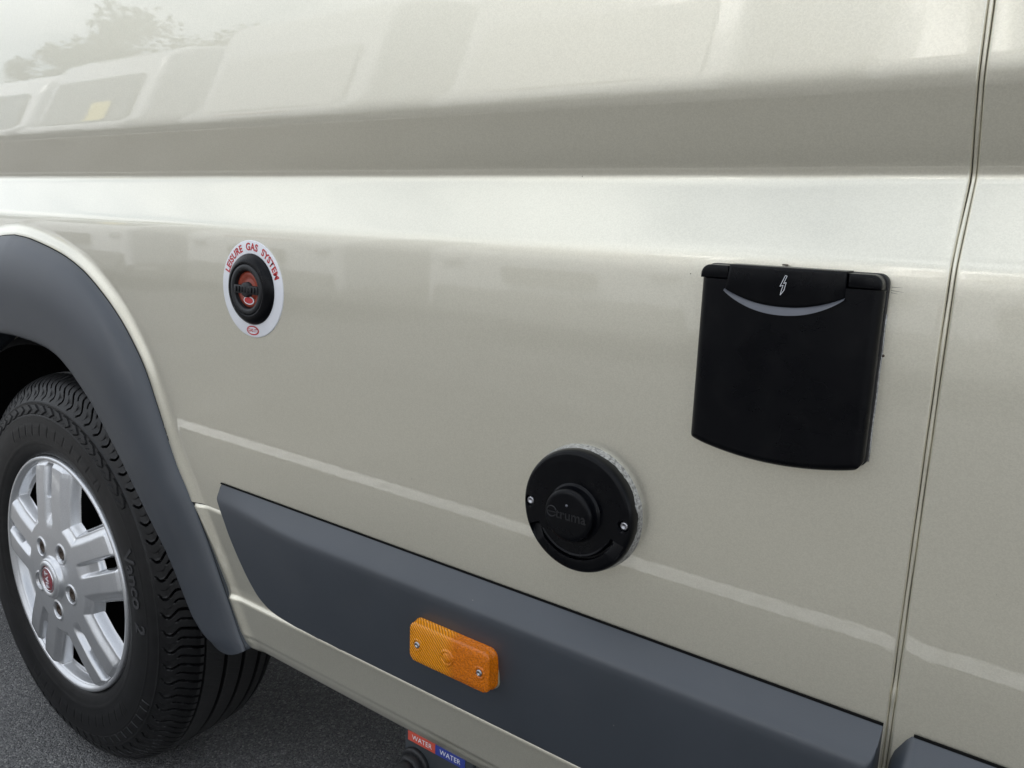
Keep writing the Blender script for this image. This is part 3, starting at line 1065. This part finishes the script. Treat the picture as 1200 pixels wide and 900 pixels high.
box("emblem_bar", FX - .0195, FX - .0115, fy - .0320, fy - .0314, FZ + .0004, FZ + .0014, BLACKM, cowl)
put("vent_dot", lathe([(.0001, fy - .0323), (.0010, fy - .0321), (.0014, fy - .0313)], FX - .0005, FZ + .0095, 12), GREYPL_SHEEN, cowl)
def screw(name, x, y, z, r, parent, ang=.4):
    o = put(name, lathe([(.0001, y - .0004), (r * .42, y - .0006), (r * .5, y - .0016), (r * .75, y - .0014), (r, y - .0004), (r, y + .002)], x, z, 24), SCREW, parent)
    return o
for sgn in (-1, 1):
    screw("screw", FX + sgn * .0483, fy - .0160, FZ - .0008, .0040, cowl)

# --- mains inlet hatch ------------------------------------------------------------------
BX0, BX1 = -.2530, -.1232
by = float(side_y(.87))
def outline_box(x0, x1, z0, z1, bow, r=.007, n=7):
    pts = []
    for cx, cz, a in ((x1 - r, z1 - r, 0), (x0 + r, z1 - r, 90)):
        for k in range(n + 1):
            t = R(a + 90 * k / n); pts.append((cx + r * math.cos(t), cz + r * math.sin(t)))
    for k in range(n + 1):
        t = R(180 + 76 * k / n); pts.append((x0 + r + r * math.cos(t), z0 + r + r * math.sin(t)))
    xm = (x0 + x1) / 2
    hw = (x1 - x0) / 2 - r
    for k in range(1, 22):
        x = x0 + r + (x1 - x0 - 2 * r) * k / 22
        pts.append((x, z0 - bow * (1 - ((x - xm) / hw) ** 2) + .0002))
    for k in range(n + 1):
        t = R(284 + 76 * k / n); pts.append((x1 - r + r * math.cos(t), z0 + r + r * math.sin(t)))
    return pts
hatch = plate("inlet_hatch", outline_box(BX0 - .0008, BX1 + .0008, .7985, .9350, .0085), by - .0035, by + .002, BLACKM, van, bev=.001, seg=2)
def lid_mesh():
    """lower lid: gently domed with rolled sides and a bowed foot."""
    nx, nz_ = 70, 70
    us = np.sin(np.linspace(-1, 1, nx) * math.pi / 2)
    vs = np.sin(np.linspace(-1, 1, nz_) * math.pi / 2)
    U, V = np.meshgrid(us, vs)
    xm, hw = (BX0 + BX1) / 2, (BX1 - BX0) / 2
    ztop = .9243
    zbot = .7985 - .0085 * (1 - U ** 2)
    X = xm + hw * U
    Z = zbot + (ztop - zbot) * (V + 1) / 2
    # round the lower corners
    rc = .008
    cxr = np.clip(np.abs(X - xm) - (hw - rc), 0, rc)
    Z = np.where(V < 0, np.maximum(Z, zbot + (rc - np.sqrt(np.maximum(rc * rc - cxr ** 2, 0)))), Z)
    ex = hw - np.abs(X - xm)
    ez = Z - zbot
    e = np.minimum(ex, ez)
    drop = .0075 * (1 - np.sqrt(np.clip(1 - (1 - np.clip(e / .007, 0, 1)) ** 2, 0, 1)))
    Y = by - .0165 - .0012 * (1 - U ** 2) + drop + .0015 * sstep(.012, .0, ex)
    return np.stack([X, Y, Z], -1)
P = lid_mesh()
me = grid_mesh(P)
bm = bmesh.new(); bm.from_mesh(me)
r_ = bmesh.ops.extrude_edge_only(bm, edges=[e for e in bm.edges if e.is_boundary])
for v in [g for g in r_['geom'] if isinstance(g, bmesh.types.BMVert)]:
    v.co.y = by - .003
bmesh.ops.recalc_face_normals(bm, faces=bm.faces)
bm.to_mesh(me); bm.free()
put("lid", me, BLACK, hatch, auto=50)
# hinge housing: two end pieces and the bridge between them
for xa, xb in ((BX0 + .0006, -.2306), (-.1462, BX1 - .0006)):
    o_ = []
    r = .007
    left = xa < -.2
    if left:
        o_ = [(xb, .9246), (xb, .9345)] + [(xa + r + r * math.cos(R(90 + 15 * k)), .9275 + r * math.sin(R(90 + 15 * k))) for k in range(7)] + [(xa, .9246)]
    else:
        o_ = [(xa, .9345), (xa, .9246), (xb, .9246)] + [(xb - r + r * math.cos(R(15 * k)), .9275 + r * math.sin(R(15 * k))) for k in range(7)]
    plate("hinge_end", o_, by - .0169, by - .003, BLACK, hatch, bev=.0018, seg=3)
xs = np.linspace(-.2322, -.1462, 41)
foot = .9075 + .0095 * np.abs((xs + .1892) / .043) ** 2.2
pts = [(x, z) for x, z in zip(xs, foot)] + [(-.1462, .9358), (-.2300, .9358)]
plate("hinge_bridge", pts, by - .0186, by - .003, BLACK, hatch, bev=.0024, seg=4)
# finger scoop under the bridge, its sky sheen put into a grey colour
rows = []
for t, y in ((0, -.0150), (.12, -.0172), (1, -.0192)):
    dep = .0014 + .0050 * np.clip(1 - ((xs + .1892) / .0432) ** 2, .0, 1) ** .8
    rows.append(np.stack([xs, np.full_like(xs, by + y - .0006), foot + .0008 - dep * t], -1))
put("finger_scoop", grid_mesh(np.array(rows[::-1])), GREYPL_SHEEN, hatch)
# lightning sign drawn as an outline
bx, bz, s_ = -.1882, .9232, .0070
ol = [(.10, 1.0), (-.42, -.12), (-.05, .02), (-.22, -.55), (-.30, -1.0), (.10, -.50), (.28, .32), (-.02, .18), (.32, .95)]
for i in range(len(ol)):
    (ax, az), (cx_, cz_) = ol[i], ol[(i + 1) % len(ol)]
    put("lightning_sign", tube_mesh([(bx + ax * s_ * .85, by - .0194, bz + az * s_), (bx + cx_ * s_ * .85, by - .0194, bz + cz_ * s_)], .00024, 5), SILVERPRINT, hatch, smooth=False)
# sealant squeezed out along the right edge
pth = [(BX1 + .0010 + .0002 * math.sin(k * 1.7), by - .0005, .803 + .0095 * k) for k in range(12)]
put("sealant_bead", tube_mesh(pth, [.0006 + .0002 * ((k * 7) % 5) / 5 for k in range(12)], 7), SEALANT, hatch)
put("sealant_crumb", lathe([(.0001, by - .0022), (.0006, by - .0014), (.001, by)], BX1 + .0020, .8790, 8), DARKSTEEL, hatch, smooth=False)
box("foam_shim", -.1960, -.1925, by - .003, by, .9362, .9372, DARKSTEEL, hatch)
# hairline scratches beside the hatch
for (xa, za, xb, zb) in ((-.1215, .9240, -.1135, .9232), (-.1212, .9262, -.1145, .9262), (-.1215, .9225, -.117, .9218)):
    put("scratch", tube_mesh([(xa, float(side_y(za)) - .0002, za), (xb, float(side_y(zb)) - .0001, zb)], [.00017, .00005], 5), DARKSTEEL, hatch, smooth=False)

# --- side marker lamp --------------------------------------------------------------------
MX0, MX1, MZ0, MZ1 = -.5370, -.4295, .5065, .5520
my = -.0165
lamp = plate("marker_lamp", round_rect(MX0 - .0008, MX1 + .0008, MZ0 - .0006, MZ1 + .0006, .009), my - .0016, my + .016, simple("pale_lamp_base", (.30, .27, .19), rough=.4), van, bev=.0008, seg=2)
def lens_mesh():
    """rounded-rectangle dish with softly domed front."""
    n = 9
    loops = []
    for inset, y in ((.0, -.0016), (.0, -.0060), (.0009, -.0070), (.0009, -.0138), (.0014, -.0152), (.0026, -.0161), (.0080, -.0166), (.0130, -.0169), (.0180, -.0170)):
        rr_ = max(.0088 - inset * .62, .0008)
        z0, z1 = MZ0 + inset, MZ1 - inset
        loops.append([(x, my + y, z) for x, z in round_rect(MX0 + inset, MX1 - inset, z0, z1, rr_, n)])
    k = len(loops[0])
    V = [v for l in loops for v in l]
    F = []
    for i in range(len(loops) - 1):
        for j in range(k):
            F.append((i * k + j, i * k + (j + 1) % k, (i + 1) * k + (j + 1) % k, (i + 1) * k + j))
    F.append(tuple((len(loops) - 1) * k + j for j in range(k)))
    F.append(tuple(range(k))[::-1])
    me = pydata(V, F)
    bm = bmesh.new(); bm.from_mesh(me)
    bmesh.ops.recalc_face_normals(bm, faces=bm.faces)
    bm.to_mesh(me); bm.free()
    return me
put("lens", lens_mesh(), AMBER, lamp, auto=50)
plate("reflector", round_rect(MX0 + .004, MX1 - .004, MZ0 + .004, MZ1 - .004, .006), my - .0060, my - .0034, REFLECTOR, lamp, bev=0)
put("bulb_holder", lathe([(.0001, my - .0140), (.0045, my - .0135), (.0075, my - .0115), (.0085, my - .0080), (.0120, my - .0070), (.0122, my - .0062)], -.4830, .5290, 32), REFLECTOR, lamp)
for (x, z) in ((-.5235, .5285), (-.4415, .5285)):
    put("screw_well", lathe([(.0042, my - .0160), (.0048, my - .0176), (.0062, my - .0175), (.0070, my - .0166)], x, z, 24), AMBER, lamp)
    screw("screw", x, my - .0168, z, .0036, lamp)

# moulded bulb window in the middle of the lens
put("lens_ring", lathe([(.0001, my - .0190), (.0030, my - .0188), (.0052, my - .0178), (.0058, my - .0172), (.0066, my - .0184), (.0078, my - .0185), (.0086, my - .0172), (.0094, my - .0168)], -.4830, .5290, 40), AMBER, lamp)

# --- water connection plate below the sill -----------------------------------------------------
wy = .020
wp = box("water_outlet_plate", -.5905, -.4880, wy, wy + .006, .225, .3850, PLATE, van, bev=.0015)
box("red_label_strip", -.5850, -.5430, wy - .0008, wy - .0001, .3628, .3775, REDLAB, wp)
box("blue_label_strip", -.5426, -.4990, wy - .0008, wy - .0001, .3628, .3775, BLUELAB, wp)
flat_text("lettering", "WATER", .0088, -.5630, wy - .0011, .3688, 0, WHITE, wp, spacing=1.03)
flat_text("lettering", "WATER", .0088, -.5205, wy - .0011, .3688, 0, WHITE, wp, spacing=1.03)
for ex in (-.5720, -.5150):
    ez = .3360 if ex < -.55 else .3270
    put("elbow_flange", lathe([(.0001, wy - .006), (.0175, wy - .006), (.0200, wy - .0050), (.0208, wy - .003), (.0208, wy)], ex, ez, 40), BLACKM, wp)
    put("elbow_nut", lathe([(.0001, wy - .0150), (.0150, wy - .0150), (.0168, wy - .0135), (.0168, wy - .005)], ex, ez, 6), BLACKM, wp, smooth=False)
    pth = [(ex, wy - .010, ez), (ex, wy - .020, ez)] + [(ex - .004 * k / 6, wy - .020 - .018 * math.sin(R(15 * k)), ez - .018 * (1 - math.cos(R(15 * k)))) for k in range(1, 7)] + [(ex - .006, wy - .038, ez - .05), (ex - .007, wy - .038, ez - .085)]
    put("elbow_pipe", tube_mesh(pth, .0128, 20), BLACKM, wp)

# ================================================================== yard opposite (seen mirrored in the paint)
VWHITE = simple("white_vehicle_paint", (0.64, 0.65, 0.67), rough=.3, var=.03, scale=3, coat=.6)
GLASS = simple("tinted_glass", (0.10, 0.105, 0.11), rough=.06, spec=.6, var=.1)
BUMP = simple("vehicle_bumper_plastic", (0.07, 0.07, 0.075), rough=.5)
YELLOW = simple("yellow_sticker", (0.60, 0.50, 0.14), rough=.5)
STRIPE = simple("red_stripe_vinyl", (0.50, 0.30, 0.28), rough=.4)
BLIND = simple("glass_with_drawn_blind", (0.48, 0.485, 0.49), rough=.12, spec=.5, var=.04, scale=2)
LENSW = simple("headlamp_glass", (0.62, 0.63, 0.65), rough=.12)

def motorhome(x, y, w, h, label, stripe=False, sticker=False):
    """white motorhome parked nose-on, its front at y."""
    o = tag(empty("motorhome", (x, y, 0)), label, "motorhome", "motorhomes parked opposite the campervan")
    hw = w / 2
    prof = [(-.02, .42), (.0, .95), (-.10, 1.42), (-.50, 2.12), (-.66, h - .14), (-.95, h - .02), (-1.4, h), (-6.2, h), (-6.3, h - .1), (-6.3, .42)]
    bm = bmesh.new()
    f0 = bm.faces.new([bm.verts.new((-hw, a, b)) for a, b in prof])
    r_ = bmesh.ops.extrude_face_region(bm, geom=[f0])
    for v in [g for g in r_['geom'] if isinstance(g, bmesh.types.BMVert)]:
        v.co.x = hw
    bmesh.ops.recalc_face_normals(bm, faces=bm.faces)
    ed = [e for e in bm.edges if abs(e.verts[0].co.x - e.verts[1].co.x) < 1e-6]
    bmesh.ops.bevel(bm, geom=ed, offset=.09, segments=4, affect='EDGES', profile=.5)
    put("body", bm_mesh(bm), VWHITE, o, auto=35)
    bm = bmesh.new()
    ws = [(-hw + .20, -.108, 1.46), (hw - .20, -.108, 1.46), (hw - .24, -.482, 2.115), (-hw + .24, -.482, 2.115)]
    bm.faces.new([bm.verts.new((a, b + .022, c + .012)) for a, b, c in ws])
    r_ = bmesh.ops.extrude_face_region(bm, geom=list(bm.faces))
    for v in [g for g in r_['geom'] if isinstance(g, bmesh.types.BMVert)]:
        v.co.y -= .03; v.co.z -= .017
    bmesh.ops.recalc_face_normals(bm, faces=bm.faces)
    put("windscreen", bm_mesh(bm), GLASS if x < -8 else BLIND, o, smooth=False)
    for sgn in (-1, 1):
        box("wiper", sgn * .30 - .28, sgn * .30 + .28, -.09, -.06, 1.475, 1.495, BUMP, o)
    box("bumper", -hw + .12, hw - .12, -.12, .05, .28, .56, BUMP, o, .04, 3)
    box("grille", -.38, .38, -.02, .035, .62, .74, BUMP, o, .015, 2)
    for sgn in (-1, 1):
        box("headlight", sgn * (hw - .28) - .11, sgn * (hw - .28) + .11, -.16, .022, .72, .90, LENSW, o, .04, 3)
        box("side_window", sgn * hw - .012, sgn * hw + .012, -4.2, -3.0, 1.35, 1.95, GLASS, o, .01, 2)
        for wy_ in (-.85, -4.9):
            wo_ = put("wheel", lathe([(.001, 0), (.20, 0), (.22, .02), (.30, .02), (.335, .05), (.335, .2), (.2, .22)], 0, 0, 28), BUMP, o)
            wo_.rotation_euler = (0, 0, R(90 * sgn))
            wo_.location = (sgn * (hw - .14), wy_, .335)
    if stripe:
        for sgn in (-1, 1):
            box("stripe", sgn * hw - .006, sgn * hw + .006, -5.6, -1.2, .95, 1.12, STRIPE, o)
        box("stripe", -.50, .50, -.03, .012, 1.12, 1.20, STRIPE, o)
    if sticker:
        bm = bmesh.new()
        q = [(hw - 1.05, 0, .12), (hw - .62, 0, .12), (hw - .62, 0, .42), (hw - 1.05, 0, .42)]
        bm.faces.new([bm.verts.new((a, -.108 - .571 * c * .868 + .036, 1.46 + c * .868 + .020)) for a, _, c in q])
        r_ = bmesh.ops.extrude_face_region(bm, geom=list(bm.faces))
        for v in [g for g in r_['geom'] if isinstance(g, bmesh.types.BMVert)]:
            v.co.y -= .006; v.co.z -= .0035
        bmesh.ops.recalc_face_normals(bm, faces=bm.faces)
        put("sticker", bm_mesh(bm), YELLOW, o, smooth=False)
    return o
for (x, y, w, h, lab, st, sk) in (
        (-12.9, -4.3, 2.2, 2.45, "low white motorhome mirrored faintly at the edge of the paint", False, False),
        (-9.6, -4.0, 2.35, 2.52, "white motorhome with a yellow windscreen sticker, mirrored above the wheel arch", False, True),
        (-6.25, -4.0, 2.3, 2.68, "white motorhome with red stripes, mirrored in the upper panel", True, False),
        (-3.15, -4.1, 2.3, 2.7, "plain white motorhome mirrored in the panel above the hatch", False, False),
        (-.05, -4.0, 2.3, 2.75, "white motorhome standing straight opposite the panel joint", False, False),
        (3.05, -4.2, 2.3, 2.7, "white motorhome at the end of the opposite row", True, False)):
    motorhome(x, y, w, h, lab, st, sk)

LEAF = simple("tree_leaf", (0.055, 0.085, 0.028), rough=.6, var=.5, scale=1.5)
BARK = simple("tree_bark", (0.07, 0.055, 0.04), rough=.85, var=.3, scale=12)
def tree(x, y, h, seed, label):
    rng = random.Random(seed)
    o = tag(empty("tree", (x, y, 0)), label, "tree", "trees behind the opposite row")
    pts = [(0, 0, 0), (rng.uniform(-.2, .2), rng.uniform(-.2, .2), h * .3), (rng.uniform(-.4, .4), rng.uniform(-.3, .3), h * .62), (rng.uniform(-.5, .5), 0, h * .85)]
    tr = put("trunk", tube_mesh(pts, [h * .03, h * .024, h * .015, h * .005], 9), BARK, o)
    V, F = [], []
    for c in range(34):
        a = rng.uniform(0, 2 * math.pi); zz = h * rng.uniform(.38, .98)
        rad = h * .30 * math.sqrt(max(.06, 1 - ((zz / h - .62) / .40) ** 2)) * math.sqrt(rng.random())
        cx, cy = rad * math.cos(a), rad * math.sin(a)
        if c < 9:
            put("limb", tube_mesh([(pts[1][0] * .8, pts[1][1] * .8, h * (.28 + .03 * c)), (cx * .5, cy * .5, h * (.28 + .03 * c) * .5 + zz * .5 ), (cx, cy, zz)], [h * .011, h * .007, h * .002], 6), BARK, o)
        cr = h * rng.uniform(.07, .13)
        for k in range(120):
            d = Vector((rng.gauss(0, 1), rng.gauss(0, 1), rng.gauss(0, .8))).normalized() * cr * rng.random() ** .4
            p = Vector((cx, cy, zz)) + d
            s = h * rng.uniform(.012, .024)
            a1 = Vector((rng.gauss(0, 1), rng.gauss(0, 1), rng.gauss(0, 1))).normalized()
            a2 = a1.orthogonal().normalized()
            i = len(V)
            V += [tuple(p + a1 * s), tuple(p + a2 * s * .6), tuple(p - a1 * s), tuple(p - a2 * s * .6)]
            F.append((i, i + 1, i + 2, i + 3))
    put("crown", pydata(V, F), LEAF, o, smooth=False)
for i, (x, y, h, lab) in enumerate(((-21, -11.5, 5.6, "tall leafy tree behind the low motorhome"), (-17.5, -12.5, 4.7, "round leafy tree between the mirrored roofs"), (-25.5, -12, 5.4, "leafy tree at the end of the parked row"), (-14.2, -13, 4.2, "small leafy tree beside the tall motorhome"))):
    tree(x, y, h, 11 + i, lab)
